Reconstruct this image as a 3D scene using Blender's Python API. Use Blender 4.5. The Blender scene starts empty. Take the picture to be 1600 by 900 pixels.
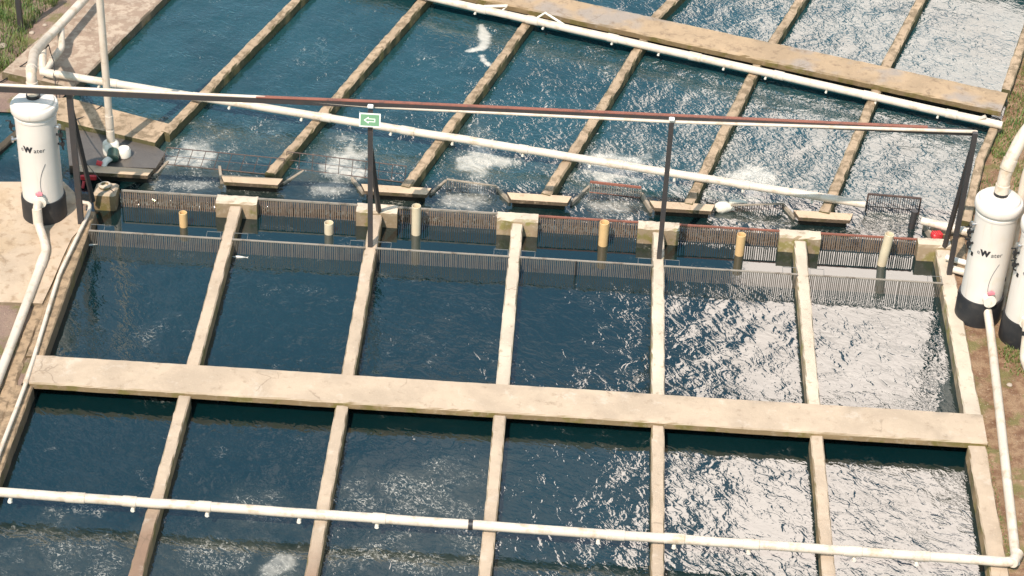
import bpy, math, random
import numpy as np
from mathutils import Vector, Matrix
from mathutils.geometry import tessellate_polygon
random.seed(7); rng = np.random.default_rng(7)
C = bpy.context.scene.collection
scene = bpy.context.scene
R = math.radians

# ---------------------------------------------------------------- camera
FPX, PITCH, ROLL, YAW = 3517.2, 0.6306103, 0.0465592, -0.0263634
CAM = np.array([8.657940, -29.345919, 23.459094])
fw = np.array([math.sin(YAW)*math.cos(PITCH), math.cos(YAW)*math.cos(PITCH), -math.sin(PITCH)])
r0 = np.array([math.cos(YAW), -math.sin(YAW), 0.0]); u0 = np.cross(r0, fw)
rt = r0*math.cos(ROLL)+u0*math.sin(ROLL); up = -r0*math.sin(ROLL)+u0*math.cos(ROLL)
cd = bpy.data.cameras.new('camera'); cam = bpy.data.objects.new('camera', cd); C.objects.link(cam)
cd.sensor_width = 36; cd.lens = FPX/1600*36; cd.clip_start = 0.5; cd.clip_end = 2000
cam.matrix_world = Matrix(((rt[0], up[0], -fw[0], CAM[0]), (rt[1], up[1], -fw[1], CAM[1]), (rt[2], up[2], -fw[2], CAM[2]), (0, 0, 0, 1)))
scene.camera = cam

def at(px, py, z=0.0):
    """point of the horizontal plane z seen at pixel px,py of the survey photograph"""
    d = (px-800)/FPX*rt-(py-450)/FPX*up+fw
    return Vector(CAM+(z-CAM[2])/d[2]*d)

# ---------------------------------------------------------------- light
SUN_EL = R(54); SUN_AZ = math.atan2(-0.42, -0.90)      # azimuth from +Y towards +X
sd = Vector((math.sin(SUN_AZ)*math.cos(SUN_EL), math.cos(SUN_AZ)*math.cos(SUN_EL), math.sin(SUN_EL)))
sl = bpy.data.lights.new('sun', 'SUN'); sl.energy = 4.2; sl.angle = R(0.6); sl.color = (1, .88, .785)
so = bpy.data.objects.new('sun', sl); C.objects.link(so); so.rotation_euler = sd.to_track_quat('Z', 'Y').to_euler()
W = bpy.data.worlds.new('World'); scene.world = W; W.use_nodes = True
nt = W.node_tree; nt.nodes.clear()
def N(nt, t, ins=None, **kw):
    n = nt.nodes.new(t)
    for k, v in kw.items(): setattr(n, k, v)
    for k, v in (ins or {}).items():
        s = n.inputs[k]
        if isinstance(v, bpy.types.NodeSocket): nt.links.new(v, s)
        else: s.default_value = v
    return n
def M_(nt, op, a, b=None, c=None, clamp=False):
    n = N(nt, 'ShaderNodeMath', operation=op); n.use_clamp = clamp
    for i, v in enumerate((a, b, c)):
        if v is None: continue
        if isinstance(v, bpy.types.NodeSocket): nt.links.new(v, n.inputs[i])
        else: n.inputs[i].default_value = v
    return n.outputs[0]
def sstep(nt, v, a, b, lo=0.0, hi=1.0):
    n = N(nt, 'ShaderNodeMapRange', {0: v, 1: a, 2: b, 3: lo, 4: hi}, interpolation_type='SMOOTHSTEP')
    return n.outputs[0]
def mixc(nt, f, a, b, mode='MIX'):
    n = N(nt, 'ShaderNodeMix', data_type='RGBA', blend_type=mode)
    for i, v in ((0, f), (6, a), (7, b)):
        if isinstance(v, bpy.types.NodeSocket): nt.links.new(v, n.inputs[i])
        else: n.inputs[i].default_value = v if i == 0 or len(v) == 4 else (*v, 1)
    return n.outputs[2]
def noise(nt, vec, scale, detail=4, rough=.55, dist=0.0):
    return N(nt, 'ShaderNodeTexNoise', {'Vector': vec, 'Scale': scale, 'Detail': detail, 'Roughness': rough, 'Distortion': dist}).outputs[0]
sky = N(nt, 'ShaderNodeTexSky', sky_type='NISHITA', sun_disc=False, sun_elevation=SUN_EL, sun_rotation=SUN_AZ)
tc = N(nt, 'ShaderNodeTexCoord'); D = tc.outputs['Generated']
sx = N(nt, 'ShaderNodeSeparateXYZ', {0: D})
az = M_(nt, 'ARCTAN2', sx.outputs[0], sx.outputs[1])
el = M_(nt, 'ARCSINE', sx.outputs[2])
n1 = noise(nt, D, 7.0, 6, .6, .3); n2 = noise(nt, D, 3.0, 5, .6); n3 = noise(nt, D, 11.0, 7, .65, .6)
# a big bright cumulus bank ahead and to the right, small clouds elsewhere
azn = M_(nt, 'ADD', az, M_(nt, 'MULTIPLY', M_(nt, 'SUBTRACT', n1, .5), .14))
bank = M_(nt, 'MULTIPLY', sstep(nt, azn, R(4.5), R(5.2)), sstep(nt, azn, R(34), R(44), 1.0, 0.0))
bank = M_(nt, 'MULTIPLY', bank, M_(nt, 'MULTIPLY', sstep(nt, el, R(16), R(22)), sstep(nt, M_(nt, 'ADD', el, M_(nt, 'MULTIPLY', M_(nt, 'SUBTRACT', n3, .5), .40)), R(45.5), R(47.5), 1.0, 0.0)))
wisps = M_(nt, 'MULTIPLY', sstep(nt, noise(nt, D, 6.5, 5, .6, .5), .46, .68), .06)
cm = M_(nt, 'MAXIMUM', bank, wisps)
ccol = mixc(nt, n1, (29.5, 25.6, 22.6), (34, 29.6, 26.2))
ccol = mixc(nt, sstep(nt, el, R(27), R(44), .42, 0.0), ccol, (0, 0, 0))
skyc = mixc(nt, cm, mixc(nt, 1.0, sky.outputs[0], (.87, 1.04, .93), 'MULTIPLY'), ccol)
bg = N(nt, 'ShaderNodeBackground', {'Color': skyc, 'Strength': 0.15})
N(nt, 'ShaderNodeOutputWorld', {0: bg.outputs[0]})
scene.view_settings.view_transform = 'Standard'; scene.view_settings.look = 'None'
scene.view_settings.gamma = 1; scene.view_settings.use_curve_mapping = False
scene.view_settings.exposure = 0.52

# ---------------------------------------------------------------- materials
MATS = {}
def newmat(name):
    m = bpy.data.materials.new(name); m.use_nodes = True; t = m.node_tree; t.nodes.clear()
    b = N(t, 'ShaderNodeBsdfPrincipled'); N(t, 'ShaderNodeOutputMaterial', {0: b.outputs[0]})
    MATS[name] = m
    return m, t, b
def L(t, a, b): t.links.new(a, b)
def concrete(name, base, dark, side, bump=.5, stain=(.55, .72), rough=.9, warm=None):
    """weathered concrete: blotches, pits, algae on the upright faces"""
    m, t, b = newmat(name)
    g = N(t, 'ShaderNodeNewGeometry'); P = g.outputs['Position']
    a = noise(t, P, 1.1, 6, .62, .4); c = noise(t, P, 5.5, 6, .65); f = noise(t, P, 60, 3, .7)
    col = mixc(t, sstep(t, a, .35, .68), base, tuple(x*.80 for x in base))
    if warm: col = mixc(t, sstep(t, noise(t, P, .8, 3), .5, .62), col, warm)
    col = mixc(t, M_(t, 'MULTIPLY', sstep(t, c, *stain), .75), col, dark)
    col = mixc(t, M_(t, 'MULTIPLY', sstep(t, f, .58, .75), .35), col, dark)
    col = mixc(t, M_(t, 'MULTIPLY', sstep(t, noise(t, P, 25, 4), .62, .70), .30), col, tuple(min(.8, x*1.35) for x in base))
    if name == 'near concrete':   # the lower left dividers are stained brown by the spray of the feed pipe
        sp_ = N(t, 'ShaderNodeSeparateXYZ', {0: P}); st = M_(t, 'ADD', sp_.outputs[1], M_(t, 'ADD', M_(t, 'MULTIPLY', sp_.outputs[0], .28), M_(t, 'MULTIPLY', a, 2.4)))
        col = mixc(t, M_(t, 'MULTIPLY', sstep(t, st, -2.6, -.8, 1, 0), .8), col, mixc(t, c, (.20, .105, .06), (.12, .07, .045)))
        col = mixc(t, M_(t, 'MULTIPLY', sstep(t, noise(t, P, 2.3, 5, .7), .55, .72), .4), col, (.60, .53, .44))
    wp = N(t, 'ShaderNodeVectorMath', {0: P, 1: N(t, 'ShaderNodeVectorMath', {0: N(t, 'ShaderNodeTexNoise', {'Vector': P, 'Scale': 3.0, 'Detail': 5}).outputs[1], 1: (.35, .35, .35)}, operation='MULTIPLY').outputs[0]}, operation='ADD').outputs[0]
    vo = N(t, 'ShaderNodeTexVoronoi', {'Vector': wp, 'Scale': .75}, feature='DISTANCE_TO_EDGE').outputs[0]
    crack = M_(t, 'MULTIPLY', sstep(t, vo, .003, .011, 1, 0), sstep(t, noise(t, P, .9, 3), .54, .62))
    col = mixc(t, M_(t, 'MULTIPLY', crack, .42), col, tuple(x*.6 for x in dark))
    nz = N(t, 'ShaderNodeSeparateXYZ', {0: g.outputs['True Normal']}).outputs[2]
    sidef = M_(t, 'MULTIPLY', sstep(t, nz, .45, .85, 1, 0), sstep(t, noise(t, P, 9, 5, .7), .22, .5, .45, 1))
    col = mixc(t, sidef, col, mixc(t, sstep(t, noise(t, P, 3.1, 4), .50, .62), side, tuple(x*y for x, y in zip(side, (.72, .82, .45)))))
    L(t, col, b.inputs['Base Color']); b.inputs['Roughness'].default_value = rough
    h = M_(t, 'ADD', M_(t, 'MULTIPLY', f, .4), c)
    L(t, N(t, 'ShaderNodeBump', {'Height': h, 'Strength': bump, 'Distance': .02}).outputs[0], b.inputs['Normal'])
    return m
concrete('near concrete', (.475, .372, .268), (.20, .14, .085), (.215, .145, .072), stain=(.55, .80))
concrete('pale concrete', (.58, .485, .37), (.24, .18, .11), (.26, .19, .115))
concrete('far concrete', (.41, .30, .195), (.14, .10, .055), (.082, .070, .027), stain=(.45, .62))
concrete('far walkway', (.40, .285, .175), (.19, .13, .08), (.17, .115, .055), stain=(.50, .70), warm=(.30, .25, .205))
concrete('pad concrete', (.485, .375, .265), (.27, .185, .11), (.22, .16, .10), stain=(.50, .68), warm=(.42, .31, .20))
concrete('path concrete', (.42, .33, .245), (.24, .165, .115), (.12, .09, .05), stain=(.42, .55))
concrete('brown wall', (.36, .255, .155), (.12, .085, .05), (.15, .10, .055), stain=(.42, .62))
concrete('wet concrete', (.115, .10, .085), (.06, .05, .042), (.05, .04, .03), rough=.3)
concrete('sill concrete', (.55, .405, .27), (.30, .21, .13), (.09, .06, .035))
concrete('dark wall', (.07, .055, .035), (.03, .025, .015), (.022, .018, .011))  # near-black tone that also holds the painted shade under slabs and sills
def plain(name, base, rough=.5, metal=0, dirt=None, amt=.5, scale=6, bump=0.0, th=(.5, .72)):
    m, t, b = newmat(name); P = N(t, 'ShaderNodeNewGeometry').outputs['Position']
    col = mixc(t, sstep(t, noise(t, P, scale*.4, 3), .3, .7), base, tuple(x*.88 for x in base))
    if dirt: col = mixc(t, M_(t, 'MULTIPLY', sstep(t, noise(t, P, scale, 5, .65), *th), amt), col, dirt)
    if name.startswith('tank white'):   # rust and lime runs down the shell
        sv = N(t, 'ShaderNodeVectorMath', {0: P, 1: (13, 13, .9)}, operation='MULTIPLY').outputs[0]
        col = mixc(t, M_(t, 'MULTIPLY', sstep(t, noise(t, sv, 1.0, 4, .6), .58, .74), .38), col, (.50, .40, .27))
    L(t, col, b.inputs['Base Color']); b.inputs['Roughness'].default_value = rough; b.inputs['Metallic'].default_value = metal
    if bump: L(t, N(t, 'ShaderNodeBump', {'Height': noise(t, P, scale*5, 4), 'Strength': bump, 'Distance': .01}).outputs[0], b.inputs['Normal'])
    return m
plain('white pvc', (.625, .53, .43), .42, 0, (.36, .25, .14), .65, 4.5, th=(.47, .72))
plain('dirty pvc', (.78, .72, .62), .45, 0, (.42, .30, .17), .6, 9)
plain('cream pvc', (.66, .43, .20), .45, 0, (.55, .36, .16), .5, 6)
plain('pale pvc', (.62, .52, .36), .45, 0, (.55, .42, .24), .4, 6)
plain('tank white', (.70, .635, .565), .35, 0, (.62, .53, .38), .5, 2.4, th=(.58, .8))
plain('tank base black', (.018, .018, .02), .55, 0, (.06, .05, .04), .5, 6)
plain('dark steel', (.050, .046, .046), .5, .2, (.11, .06, .04), .35, 7)
plain('rusty steel', (.27, .10, .065), .7, .1, (.10, .06, .05), .8, 6)
plain('bar metal', (.30, .26, .21), .6, .2, (.11, .08, .055), .85, 5)
plain('rusty bar', (.21, .15, .105), .7, .15, (.09, .055, .035), .8, 5)
plain('front bar', (.165, .145, .12), .55, .3, (.09, .075, .055), .8, 4)
plain('grey bar metal', (.20, .20, .19), .5, .3, (.07, .065, .06), .6, 5)
plain('dark bar', (.09, .06, .05), .7, .2, (.17, .09, .06), .7, 9)
plain('black rubber', (.015, .015, .016), .5)
plain('ink', (.015, .017, .022), .5)
plain('grey ink', (.12, .12, .13), .5)
plain('red plastic', (.55, .035, .04), .4)
plain('pink plastic', (.62, .22, .26), .45)
plain('green paint', (.03, .075, .055), .45, 0, (.10, .08, .06), .4, 9)
plain('sign green', (.15, .30, .165), .4)
plain('sign white', (.80, .80, .74), .4)
plain('chrome', (.55, .55, .55), .25, .9)
plain('old wood', (.33, .27, .20), .9, 0, (.10, .08, .055), .7, 10, .4)
plain('sack', (.72, .66, .54), .85, 0, (.45, .38, .26), .5, 7, .5)
plain('foam white', (.66, .62, .55), .9, 0, (.6, .55, .45), .4, 12, .8)
plain('fish skin', (.66, .64, .58), .35)
plain('rock', (.40, .33, .26), .9, 0, (.18, .14, .10), .7, 6, .6)
def leafmat(name, a, c):
    m, t, b = newmat(name); P = N(t, 'ShaderNodeNewGeometry').outputs['Position']
    col = mixc(t, sstep(t, noise(t, P, 2.2, 3), .35, .65), a, c)
    col = mixc(t, sstep(t, noise(t, P, 24, 2), .55, .7), col, (.24, .20, .07))
    L(t, col, b.inputs['Base Color']); b.inputs['Roughness'].default_value = .6
leafmat('grass blade', (.065, .125, .022), (.13, .165, .035))
# bare earth, moss and gravel
m, t, b = newmat('earth'); P = N(t, 'ShaderNodeNewGeometry').outputs['Position']
a = noise(t, P, .9, 6, .6, .5); c = noise(t, P, 4.5, 6, .7); f = noise(t, P, 38, 3, .7)
sxp = N(t, 'ShaderNodeSeparateXYZ', {0: P})
left = mixc(t, sstep(t, a, .35, .62), (.30, .215, .155), (.22, .145, .115))
right = mixc(t, sstep(t, c, .35, .62), (.17, .085, .045), (.31, .20, .115))
col = mixc(t, sstep(t, sxp.outputs[0], 5, 8), left, right)
col = mixc(t, M_(t, 'MULTIPLY', sstep(t, noise(t, P, 1.7, 5, .65), .50, .62), .8), col, (.155, .145, .045))
col = mixc(t, M_(t, 'MULTIPLY', sstep(t, f, .58, .7), .55), col, (.10, .065, .04))
col = mixc(t, M_(t, 'MULTIPLY', sstep(t, noise(t, P, 27, 2), .66, .72), .7), col, (.48, .38, .27))
L(t, col, b.inputs['Base Color']); b.inputs['Roughness'].default_value = .95
L(t, N(t, 'ShaderNodeBump', {'Height': M_(t, 'ADD', c, M_(t, 'MULTIPLY', f, .6)), 'Strength': .9, 'Distance': .05}).outputs[0], b.inputs['Normal'])
# water
m, t, b = newmat('water'); P = N(t, 'ShaderNodeNewGeometry').outputs['Position']
at_ = N(t, 'ShaderNodeVertexColor', layer_name='mask'); sc = N(t, 'ShaderNodeSeparateColor', {0: at_.outputs[0]})
foam, chop, upw = sc.outputs[0], sc.outputs[1], sc.outputs[2]
wr = N(t, 'ShaderNodeVectorRotate', {'Vector': P, 'Angle': R(38)}, rotation_type='Z_AXIS').outputs[0]
wv = N(t, 'ShaderNodeVectorMath', {0: wr, 1: (.78, 1.18, 1)}, operation='MULTIPLY').outputs[0]
wa = noise(t, wv, 1.7, 1, .4, 1.0); wb = noise(t, wv, 3.3, 2, .45, 1.7); wc = noise(t, wv, 9.5, 2, .5, 1.2)
wb = N(t, 'ShaderNodeMix', {0: upw, 2: wb, 3: M_(t, 'MULTIPLY', noise(t, wv, 6.2, 2, .5, 1.4), .62)}).outputs[0]
ridge = M_(t, 'SUBTRACT', 1.0, M_(t, 'ABSOLUTE', M_(t, 'SUBTRACT', M_(t, 'MULTIPLY', wb, 2), 1)))
h = M_(t, 'ADD', M_(t, 'MULTIPLY', wa, M_(t, 'MULTIPLY_ADD', upw, -.12, .30)), M_(t, 'ADD', M_(t, 'ADD', M_(t, 'MULTIPLY', ridge, .045), M_(t, 'MULTIPLY', wb, .26)), M_(t, 'MULTIPLY', wc, M_(t, 'ADD', .080, M_(t, 'MULTIPLY', sstep(t, noise(t, wv, 1.3, 4, .6, .8), .50, .68), .16)))))
h = M_(t, 'MULTIPLY', h, chop)
bmp = N(t, 'ShaderNodeBump', {'Height': h, 'Strength': 1.0, 'Distance': .060})
# soft clouds of rising bubbles where it boils, thin broken threads of froth and painted white cloud glints round about
soft = M_(t, 'MULTIPLY', sstep(t, M_(t, 'ADD', noise(t, wv, 3.2, 8, .74, 1.6), M_(t, 'MULTIPLY', foam, .66)), .62, 1.38), sstep(t, foam, .44, .85))
rn = M_(t, 'SUBTRACT', 1.0, M_(t, 'ABSOLUTE', M_(t, 'SUBTRACT', M_(t, 'MULTIPLY', noise(t, wv, 5.5, 5, .62, 2.2), 2), 1)))
thr = M_(t, 'MULTIPLY', sstep(t, rn, .925, .99), sstep(t, M_(t, 'ADD', noise(t, P, 2.1, 4, .6), M_(t, 'MAXIMUM', foam, .17)), .74, 1.08))  # the floor under foam paints sparse white cloud glints over all the water
thr = M_(t, 'MULTIPLY', thr, sstep(t, noise(t, P, 17, 3, .6), .42, .60))
ff = M_(t, 'MAXIMUM', M_(t, 'MULTIPLY', soft, .85), M_(t, 'MULTIPLY', thr, .75))
col = mixc(t, upw, (.0012, .0125, .0145), (.0090, .046, .053))
col = mixc(t, M_(t, 'MULTIPLY', sstep(t, noise(t, P, .55, 4, .6), .4, .65), .35), col, (.0030, .014, .0135))
col = mixc(t, M_(t, 'MULTIPLY', at_.outputs[1], sstep(t, noise(t, wv, 4.2, 6, .7, 1.0), .30, .65, .35, 1)), col, (.085, .088, .066))
col = mixc(t, ff, col, (.60, .57, .49))
L(t, col, b.inputs['Base Color']); L(t, bmp.outputs[0], b.inputs['Normal'])
L(t, M_(t, 'ADD', M_(t, 'MULTIPLY', ff, .5), .012), b.inputs['Roughness']); b.inputs['IOR'].default_value = 2.05

# ---------------------------------------------------------------- builders
WLOC = {}
def tag(o, label=None, cat=None, group=None, kind=None):
    if label: o['label'] = label
    if cat: o['category'] = cat
    if group: o['group'] = group
    if kind or cat: o['kind'] = kind or 'thing'
    return o
def thing(name, loc, label, cat, group=None):
    o = bpy.data.objects.new(name, None); C.objects.link(o); o.location = loc; o.empty_display_size = .2
    WLOC[o] = Vector(loc)
    return tag(o, label, cat, group)
class MB:
    def __init__(s): s.v = []; s.f = []
    def add(s, v, f):
        o = len(s.v); s.v += [tuple(x) for x in v]; s.f += [tuple(i+o for i in q) for q in f]; return s
    def box(s, c, d, rz=0.0, rot=None, bev=0.0):
        Mx = rot if rot is not None else Matrix.Rotation(rz, 3, 'Z'); c = Vector(c); hx, hy, hz = d[0]/2, d[1]/2, d[2]/2
        if bev <= 0:
            v = [c+Mx@Vector((x*hx, y*hy, z*hz)) for z in (-1, 1) for x, y in ((-1, -1), (1, -1), (1, 1), (-1, 1))]
            return s.add(v, [(3, 2, 1, 0), (4, 5, 6, 7), (0, 1, 5, 4), (1, 2, 6, 5), (2, 3, 7, 6), (3, 0, 4, 7)])
        v = []; B = bev
        rings = [(-hz, B), (-hz+B, 0), (hz-B, 0), (hz, B)]
        for z, i in rings:
            X, Y = hx-i, hy-i; k = B if i == 0 else B*.6
            for x, y in ((-X+k, -Y), (X-k, -Y), (X, -Y+k), (X, Y-k), (X-k, Y), (-X+k, Y), (-X, Y-k), (-X, -Y+k)): v.append(c+Mx@Vector((x, y, z)))
        f = [tuple(range(7, -1, -1)), tuple(range(24, 32))]
        for r in range(3):
            for i in range(8): f.append((r*8+i, r*8+(i+1) % 8, r*8+8+(i+1) % 8, r*8+8+i))
        return s.add(v, f)
    def tube(s, pts, r, n=12, caps=True, hollow=None):
        pts = [Vector(p) for p in pts]; rs = r if isinstance(r, (list, tuple)) else [r]*len(pts)
        T = [(pts[min(i+1, len(pts)-1)]-pts[max(i-1, 0)]).normalized() for i in range(len(pts))]
        a = Vector((0, 0, 1)) if abs(T[0].z) < .9 else Vector((1, 0, 0)); u = T[0].cross(a).normalized(); v = []
        for p, tt, rr in zip(pts, T, rs):
            u = (u-tt*u.dot(tt)).normalized(); w = tt.cross(u)
            v += [p+rr*(math.cos(2*math.pi*k/n)*u+math.sin(2*math.pi*k/n)*w) for k in range(n)]
        f = [(i*n+k, i*n+(k+1) % n, (i+1)*n+(k+1) % n, (i+1)*n+k) for i in range(len(pts)-1) for k in range(n)]
        if caps: f += [tuple(range(n-1, -1, -1)), tuple((len(pts)-1)*n+k for k in range(n))]
        return s.add(v, f)
    def lathe(s, prof, c, n=40, axis=None):
        c = Vector(c); v = []; Mx = axis if axis is not None else Matrix.Identity(3)
        for rr, z in prof: v += [c+Mx@Vector((rr*math.cos(2*math.pi*k/n), rr*math.sin(2*math.pi*k/n), z)) for k in range(n)]
        f = [(i*n+k, i*n+(k+1) % n, (i+1)*n+(k+1) % n, (i+1)*n+k) for i in range(len(prof)-1) for k in range(n)]
        f += [tuple(range(n-1, -1, -1)), tuple((len(prof)-1)*n+k for k in range(n))]
        return s.add(v, f)
    def prism(s, poly, z0, z1):
        n = len(poly); v = [(p[0], p[1], z0) for p in poly]+[(p[0], p[1], z1) for p in poly]
        f = [(i, (i+1) % n, n+(i+1) % n, n+i) for i in range(n)]
        for tri in tessellate_polygon([[Vector((p[0], p[1], 0)) for p in poly]]): f += [tuple(n+i for i in tri), tuple(reversed(tri))]
        return s.add(v, f)
    def strip(s, pts, w, zt, zb, cols=3, step=.12, jl=.008, jz=.006, bev=.022, zs=None):
        """a rough cast wall or slab along a centre line"""
        pts = [Vector((p[0], p[1])) for p in pts]; cl = []
        for i in range(len(pts)-1):
            n = max(1, int((pts[i+1]-pts[i]).length/step))
            cl += [pts[i].lerp(pts[i+1], k/n) for k in range(n)]
        cl.append(pts[-1]); m = len(cl); ph = random.random()*9; v = []
        prof = [(-1, 0, 1)]+[(-1, 0, 0)]+[(-1+2*(j+.0)/(cols-1), 1, 0) for j in range(cols)]+[(1, 0, 0), (1, 0, 1)]
        for i, p in enumerate(cl):
            d = (cl[min(i+1, m-1)]-cl[max(i-1, 0)]).normalized(); nn = Vector((d.y, -d.x)); q = i*step
            la = .5*jl*math.sin(q*.9+ph)+rng.normal(0, jl*.28); lb = .5*jl*math.sin(q*.7+ph*2)+rng.normal(0, jl*.28); zz = .5*jz*math.sin(q*1.3+ph)
            for j, (a, top, bot) in enumerate(prof):
                off = a*w/2
                if top: off = a*(w/2-bev)
                off += la*max(0, -a)+lb*max(0, a)
                z = zb if bot else (zt+zz+rng.normal(0, jz*.5) if top else zt-bev+zz+rng.normal(0, jz))
                v.append((p.x+nn.x*off, p.y+nn.y*off, z))
        k = len(prof); f = [(i*k+j, i*k+j+1, (i+1)*k+j+1, (i+1)*k+j) for i in range(m-1) for j in range(k-1)]
        f = [tuple(reversed(q)) for q in f] + [tuple(range(k)), tuple((m-1)*k+j for j in range(k-1, -1, -1))]
        return s.add(v, f)
    def build(s, name, mat, parent=None, loc=None, smooth=None, label=None):
        if parent is not None: o0 = WLOC[parent]
        elif loc is not None: o0 = Vector(loc)
        else:
            a = np.array(s.v); o0 = Vector(((a[:, 0].min()+a[:, 0].max())/2, (a[:, 1].min()+a[:, 1].max())/2, a[:, 2].min()))
        me = bpy.data.meshes.new(name); me.from_pydata([tuple(Vector(x)-o0) for x in s.v], [], s.f)
        me.materials.append(MATS[mat]); o = bpy.data.objects.new(name, me); C.objects.link(o)
        if parent is not None: o.parent = parent
        else: o.location = o0
        WLOC[o] = o0
        if smooth:
            me.polygons.foreach_set('use_smooth', [True]*len(me.polygons)); me.set_sharp_from_angle(angle=R(smooth))
        if label: o['label'] = label
        me.update()
        return o
def bend(pts, rad=.18, n=5):
    """round the corners of a pipe run"""
    pts = [Vector(p) for p in pts]; out = [pts[0]]
    for i in range(1, len(pts)-1):
        a, b, c = pts[i-1], pts[i], pts[i+1]; r = min(rad, (a-b).length*.45, (c-b).length*.45)
        p, q = b+(a-b).normalized()*r, b+(c-b).normalized()*r
        out += [p.lerp(b, k/n).lerp(b.lerp(q, k/n), k/n) for k in range(n+1)]
    return out+[pts[-1]]
ORD = ['first', 'second', 'third', 'fourth', 'fifth', 'sixth', 'seventh']
S = 2.6; ZW = -.28; ZU = -.085; ZC = -.135

# ---------------------------------------------------------------- ground, water
def P2(*a): return [(at(x, y, z).x, at(x, y, z).y) for x, y, z in a]
u7 = P2((1612, 20, .1), (1568, 176, .1), (1538, 250, .1), (1512, 345, .1))
hole = [(-.12, -11), (-.12, 4.7), (-.6, 5.0), (-3.2, 5.2), (-3.2, 7.6)] + P2((70, 175, 0), (150, 98, 0), (252, 0, 0)) + [(2.2, 24), (22.5, 24), (19.5, 16)] + u7 + [(15.95, 5.2), (15.72, 4.8), (15.72, -11)]
outer = [(-400, -300), (400, -300), (400, 600), (-400, 600)]
polys = [[Vector((*p, 0)) for p in outer], [Vector((*p, 0)) for p in hole]]
allp = outer+hole
g = MB(); g.add([(x, y, -.05) for x, y in allp], [tuple(tr) for tr in tessellate_polygon(polys)])
me_o = g.build('ground', 'earth', loc=(0, 0, 0)); tag(me_o, kind='structure')
for p_ in me_o.data.polygons:
    if p_.normal.z < 0: p_.flip()

xs = np.arange(-3.6, 23.0, .055); ys = np.arange(-11.2, 25, .055); X, Y = np.meshgrid(xs, ys)
def ss(a, lo, hi): q = np.clip((a-lo)/(hi-lo), 0, 1); return q*q*(3-2*q)
up_ = ss(Y, 5.72, 6.5)
dn_ = ss(Y, 4.99, 5.12)
Z = ZW+(ZC-ZW)*dn_+(ZU-ZC)*up_
calm = ss(Y, 3.2, 3.9)*(1-ss(Y, 4.75, 5.05))
chan = ss(Y, 4.8, 5.3)*(1-ss(Y, 7.4, 9.5))
chop = np.clip(.46+.20*ss(-Y, 2, 6)+.15*np.sin(X*1.1+Y*.7)*np.sin(X*.43-Y*.9), .2, 1)+.42*up_+.5*chan
chop *= 1-.93*calm
chop *= 1-.35*ss(-Y, .4, 3.2)*0
amp = chop*.0045
for k in range(26):
    th = rng.uniform(0, 2*math.pi); lam = rng.uniform(.35, 1.3); ph = rng.uniform(0, 6.3)
    Z += amp*rng.uniform(.1, .35)*np.sin(2*math.pi/lam*(X*math.cos(th)+Y*math.sin(th))+ph+.8*np.sin(X*.9+k)+.8*np.sin(Y*1.1-k))
foam_m = np.zeros_like(X)
def vnoise(cell, oct=4, seed=0):
    r_ = np.random.default_rng(seed); out = np.zeros_like(X); a = 1.0; tot = 0
    for o_ in range(oct):
        gx, gy = (X-X.min())/cell, (Y-Y.min())/cell; L_ = r_.random((int(gy.max())+2, int(gx.max())+2)); ix, iy = gx.astype(int), gy.astype(int); fx, fy_ = gx-ix, gy-iy
        fx, fy_ = fx*fx*(3-2*fx), fy_*fy_*(3-2*fy_)
        out += a*((L_[iy, ix]*(1-fx)+L_[iy, ix+1]*fx)*(1-fy_)+(L_[iy+1, ix]*(1-fx)+L_[iy+1, ix+1]*fx)*fy_); tot += a; a *= .6; cell /= 2
    return out/tot-.5
VN = vnoise(.7, 4, 3); VM = vnoise(.45, 3, 5)
shal = np.zeros_like(X)
def shallow(poly, s_, soft=.12):
    global shal
    q_ = [at(*p) for p in poly]; ins = np.ones_like(X); n_ = len(q_)
    for i in range(n_):
        a_, b_ = q_[i], q_[(i+1) % n_]; d_ = Vector((b_.x-a_.x, b_.y-a_.y)).normalized(); ins = np.minimum(ins, ss((X-a_.x)*d_.y-(Y-a_.y)*d_.x+soft*.5+.25*soft*VN*6, 0, soft))
    shal = np.maximum(shal, ins*s_)
for q_ in ([(262, 250), (343, 257), (346, 279), (240, 274)], [(474, 264), (550, 275), (568, 297), (442, 285)], [(697, 282), (776, 292), (797, 309), (672, 299)], [(921, 290), (1002, 299), (1018, 323), (893, 313)], [(1357, 330), (1439, 337), (1450, 352), (1333, 342)]): shallow([(x, y, ZC) for x, y in q_], .55)
shallow([(-60, 838, ZW), (330, 852, ZW), (330, 960, ZW), (-60, 960, ZW)], .30, .5); shallow([(240, 846, ZW), (780, 868, ZW), (780, 960, ZW), (240, 960, ZW)], .22, .5)
def boil(px, py, rx, ry, s, z=ZU):
    global foam_m
    c = at(px, py, z); d = np.sqrt(((X-c.x)/rx)**2+((Y-c.y)/ry)**2)*(1+.9*VN)+1.5*VN+.5*VM; foam_m = np.maximum(foam_m, s*(1-ss(d, .15, 1.25)))
    if s > .38 and rx > .3: shal[:] = np.maximum(shal, .75*s*(1-ss(d, .1, 1.7)))
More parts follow.
